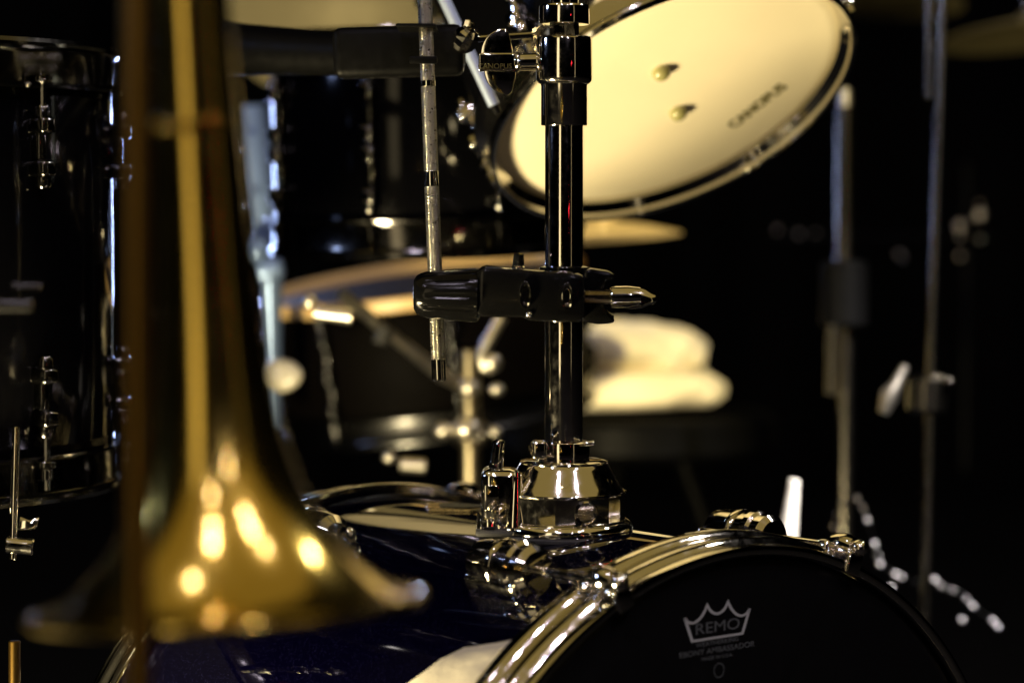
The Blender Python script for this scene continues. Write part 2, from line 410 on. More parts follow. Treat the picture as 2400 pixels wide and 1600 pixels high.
part('key_bolt', MB().cyl(V(1262, 38, PD - .004), V(1272, 38, PD - .004), 13 * SC, seg=16), CHROME, ml)
part('upper_pipe', MB().lathe(ring_prof([(33, 30), (33.5, 28), (33.5, -160), (32, -162)]), axM(), 48), CHROME, post)
# wing bolt on the collar
wb = part('wing_bolt', MB().cyl(pp(1262, 145), pp(1216, 146), 20 * SC, seg=32).cyl(pp(1217, 146), pp(1206, 146), 24 * SC, 23 * SC, seg=32)
          .box(frame((pp(1122, 147) + pp(1209, 146)) / 2, (0, -1, 0), (1, 0, .01)), (88 * SC, 42 * SC, 34 * SC), .0012, 3), CHROME, post)
def half_disc(flip):
    pts = []
    for i in range(15):
        u = i / 14; a = math.pi / 2 * u
        pts.append((-62 + 58 * (1 - math.cos(a)), 60 * math.sin(a)))
    pts += [(4, 52), (12, 18), (14, 0)]
    return [(x * SC, y * SC * flip) for x, y in pts]
for fl, ox, oy in ((1, 1188, 128), (-1, 1196, 163)):
    ol = half_disc(fl)
    if fl < 0: ol = ol[::-1]
    part('wing', MB().prism(ol, .0045, frame(pp(ox, oy), (0, -1, .0), (1, 0, 0)), .0009), CHROME, wb)
wm = text_mesh('CANOPUS', .0050, .0001)
put('lettering', wm, mat('raised_letters', (.30, .26, .12), 1, .3), wb, Matrix(((1, 0, 0, pp(1160, 0).x), (0, 0, -1, pp(1160, 157).y - 17.4 * SC), (0, 1, 0, pp(1160, 157).z), (0, 0, 0, 1))))

# base casting on the drum
dome = [(52, 1078), (88, 1079), (98, 1082), (104, 1088), (110, 1098), (122, 1120), (134, 1140), (140, 1150), (143, 1156)]
part('dome', MB().lathe(ring_prof(dome), axM() @ Matrix.Rotation(R(9), 4, 'Z'), 64), CHROME, post)
part('step_ring', MB().lathe([((145 + 3.2 * math.cos(a)) * SC, pz(1155) + 3.2 * SC * math.sin(a)) for a in [2 * math.pi * i / 10 for i in range(10)]], axM(), 72, True)
     .lathe([((101 + 3 * math.cos(a)) * SC, pz(1085) + 3 * SC * math.sin(a)) for a in [2 * math.pi * i / 10 for i in range(10)]], axM(), 72, True)
     .lathe([((147 + 3 * math.cos(a)) * SC, pz(1221) + 3 * SC * math.sin(a)) for a in [2 * math.pi * i / 10 for i in range(10)]], axM(), 72, True), CHROME, post)
fac = MB().lathe(ring_prof([(141, 1154), (144.5, 1157), (145.5, 1160), (145.5, 1222), (144, 1226)]), axM() @ Matrix.Rotation(R(9), 4, 'Z'), 20)
bw = part('base_wall', fac, CHROME, post, 10)
part('flange', MB().lathe(ring_prof([(140, 1219), (150, 1221), (157, 1225), (161, 1230), (163, 1237), (163, 1246), (160, 1251)]), axM(), 72), CHROME, post)
part('gasket', MB().lathe(ring_prof([(150, 1248), (166, 1250), (168, 1252), (168, 1258), (165, 1262), (150, 1275)]), axM(), 72), RUBBER, post)
dirb = Vector((math.sin(R(20)), -math.cos(R(20)), 0))
bc = Vector((AX.x, AX.y, pz(1190))) + dirb * (143 * SC)
part('socket', MB().lathe([(.0065, -.004), (.0066, .0012), (.0072, .0022), (.0082, .0018), (.0086, -.001), (.0088, -.004)], frame(bc, dirb), 32, True).lathe([(1e-6, -.003), (.004, -.0026), (.0066, -.001)], frame(bc, dirb), 32), CHROME, bw)
lk = part('base_lock', MB().lathe(ring_prof([(46, 1083), (58, 1082), (60.5, 1080), (61, 1076), (61, 1042), (60, 1038), (57, 1036), (45, 1035)]), axM(), 64), CHROME, post)
part('lock_ear', MB().box(frame(pp(1264, 1053, -.010), (0, -1, 0), (1, 0, 0)), (34 * SC, 44 * SC, .014), .0022, 3), CHROME, lk)
part('lock_ear', MB().box(frame(pp(1380, 1038, -.002), (0, -1, 0.), (1, 0, .1)), (26 * SC, 10 * SC, .010), .001, 3), CHROME, lk)
part('key_bolt', MB().cyl(pp(1243, 1050, -.010), pp(1252, 1050, -.010), 15 * SC, seg=20).cyl(pp(1238, 1050, -.010), pp(1244, 1050, -.010), 7 * SC, seg=4), CHROME, lk)
for k in range(6):                   # small hex screws round the top of the dome
    a = R(-150 + 60 * k); p = Vector((AX.x, AX.y, pz(1126))) + Vector((math.cos(a), math.sin(a), 0)) * 120 * SC
    nrm = Vector((math.cos(a) * .85, math.sin(a) * .85, .52))
    if math.sin(a) > -.2: continue
    part('screw', MB().lathe([(.0030, -.002), (.0036, .0006), (.0030, .0014), (.0018, .0014), (.0016, .0002), (1e-6, 0)], frame(p, nrm), 18), CHROME, post)
# side block with its wing bolt on the left of the base
blk = part('side_block', MB().box(frame(pp(1172, 1165, -.002), (0, -1, 0), (1, 0, 0)), (88 * SC, 142 * SC, .034), .006, 3)
           .cyl(pp(1210, 1104, -.014), pp(1206, 1238, -.016), 14 * SC, 22 * SC, seg=28).ball(pp(1172, 1232, -.012), 20 * SC, 20).ball(pp(1200, 1236, -.016), 17 * SC, 20)
           .cyl(pp(1130, 1200, -.008), pp(1130, 1240, -.008), 12 * SC, 15 * SC, seg=20)
           .box(frame(pp(1198, 1180, .004), (0, -1, 0), (1, 0, 0)), (50 * SC, 120 * SC, .030), .008, 3), CHROME, post)
part('inset_panel', MB().box(frame(pp(1152, 1166, -.0195), (0, -1, 0), (1, 0, 0)), (32 * SC, 58 * SC, .0016), .0005, 2), CHROME, blk)
part('hex_nut', MB().cyl(pp(1148, 1202, -.012), pp(1148, 1236, -.012), 21 * SC, 24 * SC, seg=12).cyl(pp(1148, 1212, -.012), pp(1148, 1222, -.012), 25 * SC, seg=24), CHROME, blk)
wg = [(-14, -34), (14, -34), (17, 10), (20, 30), (15, 36), (4, 37), (-4, 32), (-10, 0)]
part('wing', MB().prism([(x * SC, y * SC) for x, y in wg], .009, frame(pp(1162, 1066, -.004), (.45, -.9, 0), (1, .45, 0)), .0016), CHROME, blk)
part('foot', MB().box(frame(pp(1160, 1243, -.004), (0, 0, 1), (1, 0, 0)), (90 * SC, .034, .0045), .002, 2), RUBBER, blk)

# ------------------------------------------------------------------ black clamp on the post
cl = thing('multi_clamp', 'black ribbed clamp gripping the chrome post and the knurled rod, with chrome wing screw', 'clamp', pp(1250, 755))
kx0, kx1 = 968, 1122
def ribbed(r, z, a):
    rr = r
    if r > 40 * SC: rr = r - (2.6 * SC) * (math.cos(a * 12) > .25) * min(1, max(0, (z - 22 * SC) / (10 * SC))) * (z < 148 * SC)
    return rr
knob = [(8, 0), (34, 2), (44, 8), (50, 18), (54, 30), (57, 60), (60, 90), (62, 120), (63, 140), (62, 150), (52, 156)]
part('knob', MB().lathe([(r * SC, z * SC) for r, z in knob[:3]] + [(r * SC, z * SC) for r, z in knob[3:]], frame(pp(kx0, 690, -.012), Vector((1, 0, -.01))), 96, False, ribbed), CLAMP, cl, 25)
body = [(1116, 630), (1140, 622), (1200, 628), (1260, 633), (1330, 634), (1365, 640), (1370, 660), (1370, 735), (1362, 752), (1300, 752), (1240, 748), (1225, 741), (1150, 740), (1116, 738)]
part('body', MB().prism([((x - 1245) * SC, (690 - y) * SC) for x, y in body], .046, frame(pp(1245, 690, -.004), (0, -1, 0), (1, 0, 0)), .004), CLAMP, cl)
jaw = [(1362, 634), (1385, 628), (1425, 634), (1438, 640), (1440, 650), (1432, 656), (1420, 656), (1416, 672), (1416, 712), (1420, 726), (1436, 736), (1440, 748), (1434, 756), (1400, 758), (1362, 752)]
part('hinged_jaw', MB().prism([((x - 1400) * SC, (690 - y) * SC) for x, y in jaw], .030, frame(pp(1400, 690, .004), (0, -1, 0), (1, 0, 0)), .0025), CLAMP, cl)
for x, y in ((1231, 690), (1329, 694)):
    bp = pp(x, y, -.0275)
    part('bolt', MB().lathe([(26 * SC, -.004), (27 * SC, .001), (25 * SC, .0025), (20 * SC, .0022), (15 * SC, -.0005), (1e-6, -.001)], frame(bp, (0, -1, 0)) @ Matrix.Scale(.52, 4, (0, 1, 0)) @ Matrix.Scale(1.2, 4, (1, 0, 0)), 32), CHROME, cl)
part('rivet', MB().ball(pp(1240, 737, -.026), 8 * SC, 16), CHROME, cl)
th = []
for i in range(140):
    th.append((16 * SC + .55 * SC * (1 if i % 2 else -1) * 1.6, i * 80 * SC / 140))
part('threaded_bolt', MB().lathe(th, frame(pp(1360, 695, -.019), (1, 0, -.005)), 28), CHROME, cl, 60)
wn = part('wing_nut', MB().lathe([(r * SC, z * SC) for r, z in ((12, 0), (22, 1), (24.5, 4), (25, 40), (23, 56), (21, 70))], frame(pp(1430, 696, -.019), (1, 0, 0.02)), 28), CHROME, cl)
part('wing', MB().prism([(x * SC, y * SC) for x, y in ((30, -22), (48, -25), (75, -22), (96, -12), (110, -10), (112, 8), (98, 12), (85, 20), (62, 27), (34, 26))], .0075, frame(pp(1430, 696, -.019), (.25, -1, .3), (1, 0, 0)), .002), CHROME, wn)
part('key_screw', MB().lathe([(15 * SC, 0), (12 * SC, 34 * SC), (10 * SC, 37 * SC)], frame(pp(1214, 630, -.006), (.06, 0, 1)), 4).cyl(pp(1214, 640, -.006), pp(1214, 624, -.006), 17 * SC, seg=20), CHROME, cl, 20)
part('collar_ring', MB().lathe([(46 * SC, 0), (58 * SC, .001), (58 * SC, .004), (46 * SC, .005)], Matrix.Translation(Vector((AX.x, AX.y, pz(640)))), 48), CLAMP, cl)

# ------------------------------------------------------------------ knurled rod
rd = thing('knurled_rod', 'slim knurled steel rod hanging upright left of the chrome post', 'rod', V(1029, 893, 1.655))
ra, rb_ = V(991, -120, 1.655), V(1029, 893, 1.655)
rl = (rb_ - ra).length; RM = frame(rb_, ra - rb_)
def zrod(py): return rl * (893 - py) / 1013
r0 = 17.5 * 1.655 / FPX
def knurl(z0, z1, nm):
    mb = MB(); seg = 60; rows = int((z1 - z0) / .00042); vs = []; fs = []
    for j in range(rows + 1):
        z = z0 + (z1 - z0) * j / rows
        for k in range(seg):
            a = 2 * math.pi * k / seg
            u = (a / (2 * math.pi) * 16 + z / .0022) % 1; v = (a / (2 * math.pi) * 16 - z / .0022) % 1
            h = min(abs(u - .5), abs(v - .5)) * 2
            rr = r0 * (1 - .10 * (1 - h) ** 1.5) + random.uniform(-1, 1) * 1.5e-5
            if j in (0, rows): rr = r0 * .93
            vs.append(RM @ Vector((rr * math.cos(a), rr * math.sin(a), z)))
    for j in range(rows):
        for k in range(seg):
            k2 = (k + 1) % seg; fs.append((j * seg + k, j * seg + k2, (j + 1) * seg + k2, (j + 1) * seg + k))
    fs.append(tuple(range(seg))[::-1]); fs.append(tuple(rows * seg + k for k in range(seg)))
    return part(nm, mb.add(vs, fs), STEEL, rd, 28)
knurl(zrod(843), zrod(437), 'knurled_section'); knurl(zrod(402), zrod(203), 'knurled_section'); knurl(zrod(190), zrod(-110), 'knurled_section')
part('plain_end', MB().lathe([(r0 * .8, 0), (r0 * .96, .001), (r0 * .96, zrod(842)), (r0 * .9, zrod(841))], RM, 40), CHROME, rd)
part('plain_band', MB().lathe([(r0 * .92, zrod(438)), (r0 * .94, zrod(437)), (r0 * .94, zrod(402)), (r0 * .92, zrod(401))], RM, 40), CHROME, rd)
part('plain_band', MB().lathe([(r0 * .92, zrod(204)), (r0 * 1.02, zrod(203)), (r0 * 1.02, zrod(190)), (r0 * .92, zrod(189))], RM, 40), CHROME, rd)

# ------------------------------------------------------------------ microphone held on the rod
mc = thing('microphone', 'long black tapered microphone held on the knurled rod, pale light along its top', 'microphone', V(760, 200, 1.84))
s2 = 1.80 / FPX
ma, mb_ = V(845, 128, 1.80), V(470, 112, 1.90)
ml_ = (mb_ - ma).length
part('barrel', MB().lathe([(44 * s2, -.004), (50 * s2, 0), (51 * s2, .004), (54 * s2, ml_ * .3), (62 * s2, ml_ * .7), (70 * s2, ml_ * .92), (70 * s2, ml_), (60 * s2, ml_ + .002)], frame(ma, mb_ - ma), 64), MATTE, mc)
part('grille', MB().lathe([(60 * s2, 0), (72 * s2, .003), (74 * s2, .006), (74 * s2, .03), (64 * s2, .05), (40 * s2, .065), (1e-6, .07)], frame(mb_, mb_ - ma), 48), MATTE, mc)
ck = part('clip', MB().box(frame(V(935, 122, 1.715), (0, -1, 0), (1, 0, .03)), (290 * s2, 112 * s2, .03), .006, 3), MATTE, mc)
part('clip_lip', MB().box(frame(V(978, 66, 1.67), (0, 0, 1), (1, 0, 0)), (86 * s2, .050, .0026), .001, 2), MATTE, ck)
part('clip_strap', MB().box(frame(V(992, 141, 1.646), (0, -1, 0), (1, 0, 0)), (60 * s2, 16 * s2, .003), .001, 2), MATTE, ck)
part('clip_tail', MB().prism([(x * s2, y * s2) for x, y in ((-70, 46), (30, 50), (42, 40), (42, -30), (30, -40), (-60, -40))], .02, frame(V(1048, 120, 1.74), (0, -1, 0), (1, 0, 0)), .003), MATTE, ck)
bj = part('ball_joint', MB().lathe([(1e-6, -30 * s2), (18 * s2, -27 * s2), (27 * s2, -14 * s2), (30 * s2, 0), (27 * s2, 14 * s2), (18 * s2, 27 * s2), (1e-6, 30 * s2)], frame(V(1092, 92, 1.70), (.5, -.4, .8)), 9), CHROME, mc, 12)
part('joint_nut', MB().cyl(V(1094, 66, 1.69), V(1099, 48, 1.69), 14 * s2, seg=9), CHROME, bj)
part('joint_rod', MB().cyl(V(1108, 92, 1.70), V(1245, 82, 1.73), 8 * s2, seg=16), CHROME, bj)

# ------------------------------------------------------------------ trombone in the foreground
TD = 1.02; ts = TD / FPX
tb = thing('trombone', 'brass trombone bell pointing down, large and blurred in the foreground', 'trombone', V(530, 1480, TD))
ta, tr = V(446, -80, TD), V(532, 1425, TD)
tl = (tr - ta).length; TM = frame(tr, ta - tr)
prof_px = [(452, -3), (458, 2), (456, 6), (440, 9), (410, 20), (372, 42), (330, 76), (288, 118), (252, 165), (222, 214), (196, 270), (172, 340), (152, 420), (136, 520), (123, 640), (112, 780), (104, 940), (97, 1120), (90, 1300), (86, 1520)]
part('bell', MB().lathe([(r * ts, z * ts) for r, z in prof_px] + [((r - 5) * ts, z * ts) for r, z in prof_px[::-1]], TM, 128, True), BRASS, tb, 60)
part('rim_wire', MB().lathe([(456 * ts + .0022 * math.cos(a), .001 + .0022 * math.sin(a)) for a in [2 * math.pi * i / 10 for i in range(10)]], TM, 128, True), BRASS, tb)
part('ferrule', MB().lathe([(97 * ts, 1118 * ts), (102 * ts, 1121 * ts), (102 * ts, 1127 * ts), (99 * ts, 1130 * ts), (102 * ts, 1133 * ts), (102 * ts, 1139 * ts), (96 * ts, 1142 * ts)], TM, 64), BRASS, tb)
part('slide_tube', MB().cyl(V(318, -120, .96), V(326, 1720, .93), 32 * .945 / FPX, seg=40), mat('shaded_brass', (.16, .09, .015), 1, .32), tb)  # darker copy of brass, shade on the tube put into its colour
part('brace', MB().cyl(V(322, 290, .96), V(440, 296, 1.005), 8 * .98 / FPX, seg=16), BRASS, tb)

# ------------------------------------------------------------------ rack tom with cream head
N1 = Vector((.325, -.444, -.835)).normalized()
N1 = (RT * .325 + UP * -.835 - FW * .444).normalized()
C1 = V(1570, 222, 1.95)
U1 = (RT * .932 + UP * .363)
tom1, th1, M1 = drum('rack_tom', 'tilted tom with glowing cream underside head and chrome hoop at top right', 'tom drum', C1, N1, .1510, .20, 6, R(8), U1, BLACKG, CREAM_HEAD, CREAM_HEAD, .04, lug_off=.052)
for px, py in ((1548, 166), (1588, 260)):
    p = on_plane(px, py, C1, N1)
    part('damper_gel', MB().lathe([(.0075, 0), (.0074, .003), (.0062, .0062), (.0035, .0082), (1e-6, .0088)], frame(p - N1 * .0002, N1), 24), GEL, th1)
pa, pb = on_plane(1712, 297, C1, N1), on_plane(1838, 199, C1, N1)
tm = text_mesh('CANOPUS', .0135, bold=.0005)
xd = (pb - pa).normalized(); yd = N1.cross(xd)
w0 = max(v.co.x for v in tm.vertices) - min(v.co.x for v in tm.vertices); ks = (pb - pa).length / w0
mm = Matrix((xd * ks, yd * 1.35, N1)).transposed().to_4x4(); mm.translation = (pa + pb) / 2 + N1 * .0004
put('lettering', tm, mat('olive_print', (.13, .11, .03), 0, .6), th1, mm)
# suspension bracket of the tom
br = part('mount_bracket', MB().box(frame(V(1128, 30, 1.96), (.3, -1, 0), (.35, .1, -1)), (.050, .020, .004), .0015, 2), mat('aged_brass_plate', (.55, .42, .16), 1, .32, .1, 150), tom1)
for x, y in ((1124, 22), (1126, 44)): part('bracket_hole', MB().cyl(V(x, y, 1.952), V(x, y, 1.957), .0035, seg=16), MATTE, br)
part('wing_nut', MB().cyl(V(1152, 34, 1.94), V(1196, 34, 1.94), .006, seg=16).ball(V(1152, 16, 1.94), .004).ball(V(1156, 50, 1.94), .004).ball(V(1192, 20, 1.94), .004).ball(V(1192, 46, 1.94), .004), CHROME2, tom1)

# tom arm, diagonal
ba = thing('boom_rod', 'bluish diagonal metal arm running down behind the wing bolt', 'arm', V(1165, 262, 1.80))
part('tube', MB().cyl(V(1000, -90, 1.80), V(1158, 248, 1.80), 14 * 1.80 / FPX, seg=24), mat('blue_lit_tint_steel', (.42, .50, .68), .7, .35), ba)  # blue light on the tube put into its colour
part('tip', MB().cyl(V(1156, 244, 1.80), V(1168, 268, 1.80), 11 * 1.80 / FPX, 9 * 1.80 / FPX, seg=20), MATTE, ba)

# ------------------------------------------------------------------ black tom behind the post
C2 = V(1000, 552, 2.25); N2 = Vector((.02, .04, -1)).normalized()
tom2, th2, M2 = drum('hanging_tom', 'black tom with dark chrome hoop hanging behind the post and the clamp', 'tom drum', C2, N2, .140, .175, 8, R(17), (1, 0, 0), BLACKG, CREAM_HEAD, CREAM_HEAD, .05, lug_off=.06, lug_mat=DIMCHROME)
# ------------------------------------------------------------------ snare drum below it
C3 = V(985, 668, 2.78); N3 = Vector((.10, -.145, 1)).normalized()
N3 = Vector((-.13, -.085, 1)).normalized()
snare, th3, M3 = drum('snare_drum', 'snare drum with pale rim below the black tom, behind the clamp', 'snare drum', C3, N3, .180, .14, 8, R(11), (1, 0, 0), SNARE_SHELL, mat('navy_film', (.003, .005, .016), 0, .45, .1, 40, spec=.15), CREAM_HEAD, .045, lug_off=.05, hoop_mat=MAPLE, wood=True, lug_mat=BLACKN)

# snare stand
ss = thing('snare_stand', 'chrome snare stand with bent wing screw below the snare drum', 'drum stand', V(1105, 1240, 2.44))
s3 = 2.4 / FPX
part('column', MB().cyl(V(1102, 820, 2.44), V(1105, 1240, 2.44), 24 * s3, seg=24), DIMSATIN, ss)
part('basket_arm', MB().tube([V(800, 688, 2.34), V(850, 730, 2.36), V(1035, 880, 2.42), V(1080, 900, 2.44)], 15 * s3), SATIN, ss)
part('rubber_tip', MB().cyl(V(905, 765, 2.36), V(890, 806, 2.36), 18 * s3, seg=20), RUBBER, ss)
wsn = part('wing_screw', MB().tube([V(1176, 742, 2.33), V(1150, 790, 2.33), V(1128, 832, 2.33), V(1136, 862, 2.33), V(1156, 868, 2.33)], [13 * s3, 14 * s3, 14 * s3, 15 * s3, 10 * s3]).ball(V(1154, 850, 2.33), 22 * s3), SATIN, ss)
part('height_collar', MB().cyl(V(1103, 985, 2.44), V(1103, 1045, 2.44), 40 * s3, seg=24), DIMSATIN, ss)
for x, y, r in ((1100, 908, 26), (1165, 912, 18), (1095, 1005, 36), (1120, 1022, 17), (1040, 1008, 24), (1160, 1012, 16), (912, 1072, 16)):
    part('knob', MB().ball(V(x, y, 2.36), r * s3, 20, .8), SATIN, ss)
part('cross_rod', MB().cyl(V(938, 1088, 2.36), V(998, 1092, 2.36), 17 * s3, seg=20), SATIN, ss)

# stand at left of the black tom, blue light put into its colour
bs = thing('bracket_stand', 'metal bracket with blue light in its colour, standing between the trombone and the black tom', 'drum stand', V(612, 1000, 2.6))
s4 = 2.55 / FPX
part('tube', MB().tube([V(590, 250, 2.55), V(600, 400, 2.55), V(618, 520, 2.55), V(632, 640, 2.55), V(636, 1000, 2.6)], [34 * s4, 34 * s4, 36 * s4, 30 * s4, 20 * s4], 24), BLUE_TINT, bs)
part('clamp_ball', MB().ball(V(600, 588, 2.50), 36 * s4), BLUE_TINT, bs)
part('clamp_block', MB().box(frame(V(628, 634, 2.50), (0, -1, 0), (1, 0, .2)), (74 * s4, 44 * s4, .02), .006, 3), BLUE_TINT, bs)
for x, y in ((652, 362), (662, 395), (655, 470), (668, 440), (645, 530), (560, 350), (566, 483)):
    part('bolt', MB().ball(V(x, y, 2.50), 9 * s4, 14), CHROME2, bs)

# pale strip highlights: strainer lever, and lozenge added for a lamp glint on the shell
part('glint_lozenge', MB().ball(None, .028, 24, .35, frame(V(652, 880, 2.45), (-.45, -.85, .3), (0, 0, 1)) @ Matrix.Scale(.62, 4, (1, 0, 0))), mat('pale_glint', (.40, .37, .29), 0, .3), snare)
st = thing('throw_off_lever', 'small bright metal lever under the rim of the snare drum', 'lever', V(760, 745, 2.2))
part('lever', MB().cyl(V(735, 733, 2.2), V(825, 742, 2.2), 13 * 2.2 / FPX, 19 * 2.2 / FPX, seg=20), SATIN, st)
part('pivot', MB().ball(V(726, 708, 2.2), 17 * 2.2 / FPX, 18), SATIN, st)

# ------------------------------------------------------------------ cream towel on a dark stool
def cushion(c, sx, sy, sz, seed, e=.35, nz=.06):
    rnd = random.Random(seed); ph = [rnd.uniform(0, 6) for _ in range(6)]; vs = []; fs = []; nu, nv = 48, 24
    sg = lambda v, p: math.copysign(abs(v) ** p, v)
    for j in range(nv + 1):
        v = -math.pi / 2 + math.pi * j / nv
        for i in range(nu):
            u = 2 * math.pi * i / nu
            x = sg(math.cos(v), e) * sg(math.cos(u), e); y = sg(math.cos(v), e) * sg(math.sin(u), e); z = sg(math.sin(v), e * 1.6)
            k = 1 + nz * (math.sin(3 * u + ph[0]) * math.sin(2 * v + ph[1]) + .6 * math.sin(7 * u + ph[2] + 3 * v) + .4 * math.sin(11 * u + ph[3] - 5 * v))
            vs.append((c.x + x * sx * k, c.y + y * sy * k, c.z + z * sz * k))
    for j in range(nv):
        for i in range(nu):
            i2 = (i + 1) % nu; fs.append((j * nu + i, j * nu + i2, (j + 1) * nu + i2, (j + 1) * nu + i))
    return MB().add(vs, fs)
s5 = 3.0 / FPX
tw = thing('towel', 'cream folded towel glowing behind the post on a dark stool', 'towel', V(1500, 960, 3.0))
part('lower_fold', cushion(V(1458, 905, 3.0), 228 * s5, .12, 44 * s5, 3, .4, .05), CLOTH, tw)
part('upper_fold', cushion(V(1448, 826, 3.02), 205 * s5, .11, 70 * s5, 5, .65, .06), CLOTH, tw)
sl = thing('stool', 'dark round stool under the cream towel', 'stool', Vector((V(1500, 960, 3.0).x, V(1500, 960, 3.0).y, 0)))
sp_ = V(1500, 962, 3.0)
part('seat', MB().lathe([(.10, -.05), (.16, -.05), (.17, -.04), (.17, -.008), (.16, 0), (1e-6, 0)], Matrix.Translation(sp_), 48), MATTE, sl)
for k in range(3):
    a = k * 2.09; part('leg', MB().cyl((sp_.x + .05 * math.cos(a), sp_.y + .05 * math.sin(a), sp_.z - .05), (sp_.x + .22 * math.cos(a), sp_.y + .22 * math.sin(a), .01), .011), MATTE, sl)

# ------------------------------------------------------------------ stands on the right
s6 = 2.6 / FPX
sa = thing('cymbal_stand', 'slim chrome stand with bright tip and black clamp right of the cream tom', 'stand', V(1975, 1500, 2.6))
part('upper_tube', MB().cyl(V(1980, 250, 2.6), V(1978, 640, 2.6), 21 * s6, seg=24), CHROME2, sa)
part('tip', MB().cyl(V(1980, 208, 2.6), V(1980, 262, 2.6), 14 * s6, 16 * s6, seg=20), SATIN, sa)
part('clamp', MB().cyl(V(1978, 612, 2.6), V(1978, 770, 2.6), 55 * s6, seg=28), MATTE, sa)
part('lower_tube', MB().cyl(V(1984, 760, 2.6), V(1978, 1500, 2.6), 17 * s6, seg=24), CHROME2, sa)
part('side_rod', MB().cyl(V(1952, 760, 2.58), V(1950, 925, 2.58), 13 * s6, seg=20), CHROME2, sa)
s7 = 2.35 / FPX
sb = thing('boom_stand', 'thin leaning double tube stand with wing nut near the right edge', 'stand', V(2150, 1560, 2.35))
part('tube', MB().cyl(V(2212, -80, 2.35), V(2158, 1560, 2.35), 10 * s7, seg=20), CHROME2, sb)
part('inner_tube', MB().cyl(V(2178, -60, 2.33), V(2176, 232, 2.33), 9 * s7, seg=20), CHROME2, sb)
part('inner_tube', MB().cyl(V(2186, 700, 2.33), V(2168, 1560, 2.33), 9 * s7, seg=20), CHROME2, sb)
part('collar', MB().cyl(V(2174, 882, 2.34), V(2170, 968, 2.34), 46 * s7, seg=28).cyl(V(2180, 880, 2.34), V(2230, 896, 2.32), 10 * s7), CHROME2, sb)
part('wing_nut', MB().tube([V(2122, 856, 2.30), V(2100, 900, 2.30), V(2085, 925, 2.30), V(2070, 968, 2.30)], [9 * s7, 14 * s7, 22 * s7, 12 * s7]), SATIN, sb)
# chain of chrome beads draped on the stands
ch = thing('bead_chain', 'string of shiny metal beads draped between the right hand stands', 'chain', V(2060, 1330, 2.45))
beads = [(1956, 1232), (1964, 1205), (1974, 1180), (1990, 1166), (2008, 1168), (2022, 1190), (2032, 1218), (2042, 1246), (2050, 1274), (2056, 1302), (2062, 1322), (2080, 1332), (2098, 1345), (2112, 1352), (2088, 1376),
         (2140, 1362), (2190, 1358), (2204, 1374), (2232, 1384), (2250, 1388), (2264, 1404), (2280, 1420), (2254, 1452), (2272, 1482), (2326, 1454), (2338, 1468)]
bme = MB().ball((0, 0, 0), .0027, 16).mesh('bead')
for i, (x, y) in enumerate(beads):
    if i % 4 != 3: put('bead', bme, BEAD, ch, Matrix.Translation(V(x, y, 2.45 + random.uniform(-.02, .02))))
part('cord', MB().tube([V(x, y, 2.45) for x, y in beads[:14]], .0012, 8), MATTE, ch)
part('cord', MB().tube([V(x, y, 2.45) for x, y in beads[15:22] + beads[24:]], .0012, 8), MATTE, ch)
sp = thing('short_rod', 'short pale metal rod glowing just behind the hoop of the bass drum', 'rod', V(1850, 1262, 2.2))
part('rod', MB().cyl(V(1846, 1262, 2.2), V(1862, 1122, 2.2), 22 * 2.2 / FPX, 13 * 2.2 / FPX, seg=24), mat('pale_enamel', (.75, .72, .62), 0, .35), sp)
# far stand whose knobs show as dim discs
fsd = thing('far_stand', 'far dark stand whose knobs show as dim round spots at right', 'stand', V(2250, 1100, 3.6))
part('tube', MB().cyl(V(2268, 380, 3.6), V(2262, 1100, 3.6), .008), MATTE, fsd)
part('cross_bar', MB().cyl(V(1800, 560, 3.62), V(2320, 556, 3.62), .006), MATTE, fsd)
for x, y, r in ((2296, 478, .003), (2297, 505, .009), (2250, 528, .008), (2250, 552, .004), (2297, 560, .003), (2250, 600, .004), (2108, 595, .004), (2116, 605, .003), (1822, 540, .004), (1872, 548, .004), (1912, 546, .003)):
    part('knob', MB().ball(V(x, y, 3.58), r, 14), SATIN, fsd)

# ------------------------------------------------------------------ cymbals far above
def cymbal(name, label, c, n, r, m=None):
    t = thing(name, label, 'cymbal', c, 'blurred cymbals in the background'); M = frame(c, n)
    part('plate', MB().lathe([(.004, .032), (r * .1, .031), (r * .16, .022), (r * .2, .017), (r * .6, .010), (r, 0), (r, -.0012), (r * .6, .0088), (r * .2, .0155), (r * .1, .0295), (.004, .0305)], M, 72, True), m or CYMBAL, t)
    part('wing_nut', MB().cyl(M @ Vector((0, 0, .03)), M @ Vector((0, 0, .055)), .008), CHROME2, t)
    return t
cymbal('cymbal', 'pale blurred cymbal at the top edge above the microphone', V(800, -70, 3.2), (.05, 1, .55), .20)
cymbal('cymbal', 'thin cymbal seen edge on just right of the post, below the cream tom', V(1410, 556, 2.7), (-.06, .06, 1), .09, mat('golden_bronze', (.70, .52, .22), .3, .4))
cymbal('cymbal', 'dim blurred cymbal in the top right corner', V(2420, 80, 3.3), (-.1, .12, 1), .13)
cymbal('cymbal', 'dim blurred cymbal at the top edge right of the cream tom', V(2060, 0, 3.4), (.1, .12, 1), .12)

# ------------------------------------------------------------------ dark drum at the left edge
C4 = V(-265, 158, 1.80)
ft, th4, M4 = drum('floor_tom', 'dark tall drum with chrome lugs at the left edge behind the trombone', 'floor tom', Vector((C4.x, C4.y, C4.z)), (0, 0, 1), .165, .30, 8, R(-38), (1, 0, 0), BLACKG, BLACK_HEAD, BLACK_HEAD, .042, lug_off=.062, lug_mat=DIMCHROME)
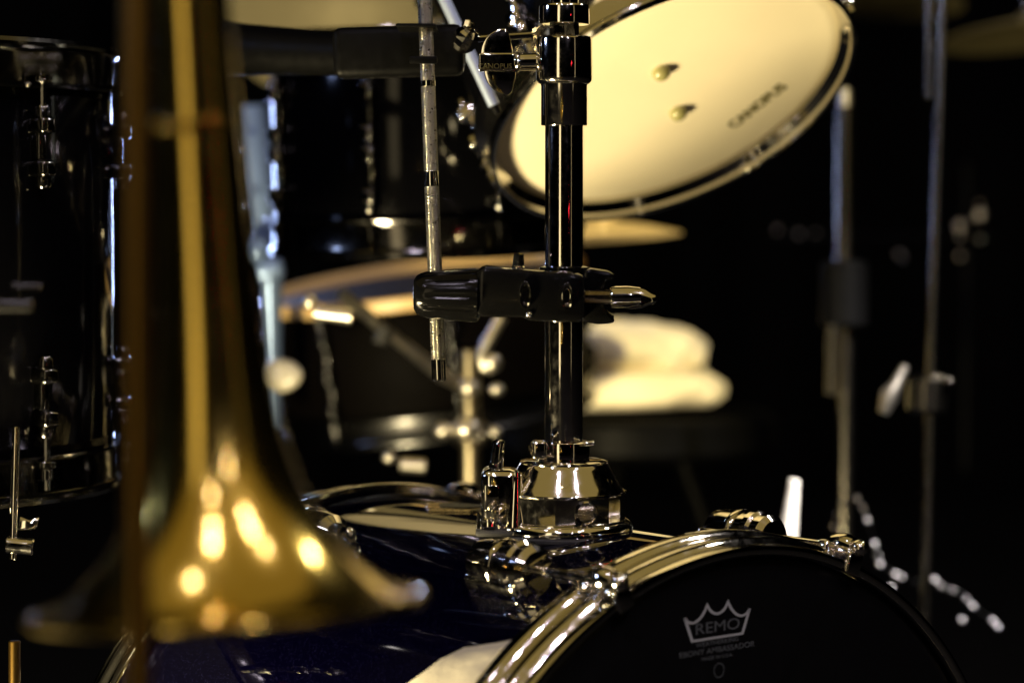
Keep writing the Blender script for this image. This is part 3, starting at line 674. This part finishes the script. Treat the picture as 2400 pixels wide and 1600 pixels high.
# hardware on the left edge
ls = thing('hihat_stand', 'chrome stand with wide collars behind the dark drum at the far left', 'stand', V(60, 1560, 1.62))
s8 = 1.62 / FPX
part('leg_rod', MB().cyl(V(38, 1000, 1.62), V(30, 1310, 1.62), 9 * s8), CHROME, ls)
part('leg_rod', MB().cyl(V(34, 1500, 1.62), V(34, 1700, 1.62), 14 * s8), mat('tarnished_brass', (.10, .06, .015), 1, .3), ls)
part('wing_nut', MB().prism([(x * s8, y * s8) for x, y in ((-20, -16), (20, -10), (26, 14), (4, 6), (-18, 16))], .006, frame(V(66, 1226, 1.6), (0, -1, .3), (1, 0, 0)), .001), CHROME, ls)
part('collar', MB().cyl(V(14, 1275, 1.62), V(80, 1282, 1.62), 20 * s8), CHROME, ls)
lt = thing('clutch_collar', 'wide pinkish bright metal collar in front of the dark drum, top left', 'collar', V(88, 190, 1.5))
s9 = 1.5 / FPX
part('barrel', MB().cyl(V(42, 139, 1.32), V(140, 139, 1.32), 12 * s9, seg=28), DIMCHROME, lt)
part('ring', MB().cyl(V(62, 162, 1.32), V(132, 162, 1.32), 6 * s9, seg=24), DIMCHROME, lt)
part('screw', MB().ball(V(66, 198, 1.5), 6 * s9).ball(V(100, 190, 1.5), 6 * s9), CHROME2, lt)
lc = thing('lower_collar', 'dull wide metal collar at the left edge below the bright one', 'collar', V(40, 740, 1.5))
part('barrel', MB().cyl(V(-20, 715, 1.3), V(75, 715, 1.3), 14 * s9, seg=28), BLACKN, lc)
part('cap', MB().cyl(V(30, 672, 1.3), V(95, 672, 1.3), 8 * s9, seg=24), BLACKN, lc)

# ------------------------------------------------------------------ pale patch added for a cream head's reflection, bottom
pc = thing('reflection_patch', 'cream patch added for a drum head reflection on the blue shell beside the bass drum hoop, bottom edge', 'reflection_patch', shell_point(1150, 1640))
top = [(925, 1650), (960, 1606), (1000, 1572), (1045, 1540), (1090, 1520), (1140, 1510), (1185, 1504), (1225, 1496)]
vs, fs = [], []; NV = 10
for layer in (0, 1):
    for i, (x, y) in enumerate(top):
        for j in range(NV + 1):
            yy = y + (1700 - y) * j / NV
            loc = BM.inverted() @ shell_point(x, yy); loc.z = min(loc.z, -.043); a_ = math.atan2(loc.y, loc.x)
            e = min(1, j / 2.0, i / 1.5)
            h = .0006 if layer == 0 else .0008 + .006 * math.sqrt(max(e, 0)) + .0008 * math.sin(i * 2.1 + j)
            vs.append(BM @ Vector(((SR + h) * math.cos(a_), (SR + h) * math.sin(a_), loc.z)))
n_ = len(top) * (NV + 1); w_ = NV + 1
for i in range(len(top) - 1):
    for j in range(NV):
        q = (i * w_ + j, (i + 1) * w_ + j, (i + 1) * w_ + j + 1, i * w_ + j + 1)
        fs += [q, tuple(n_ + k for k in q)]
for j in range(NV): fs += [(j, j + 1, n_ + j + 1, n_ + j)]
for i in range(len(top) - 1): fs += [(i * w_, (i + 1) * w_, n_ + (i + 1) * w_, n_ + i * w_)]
part('reflection_sheet', MB().add(vs, fs), mat('grey_cream_reflection', (.34, .31, .23), 0, .9, bump=.4, bscale=150, cvar=.12, cscale=40), pc, 60)

scene.render.engine = 'CYCLES'
scene.cycles.use_denoising = True
scene.cycles.sample_clamp_indirect = 20
scene.cycles.max_bounces = 10
scene.cycles.glossy_bounces = 6
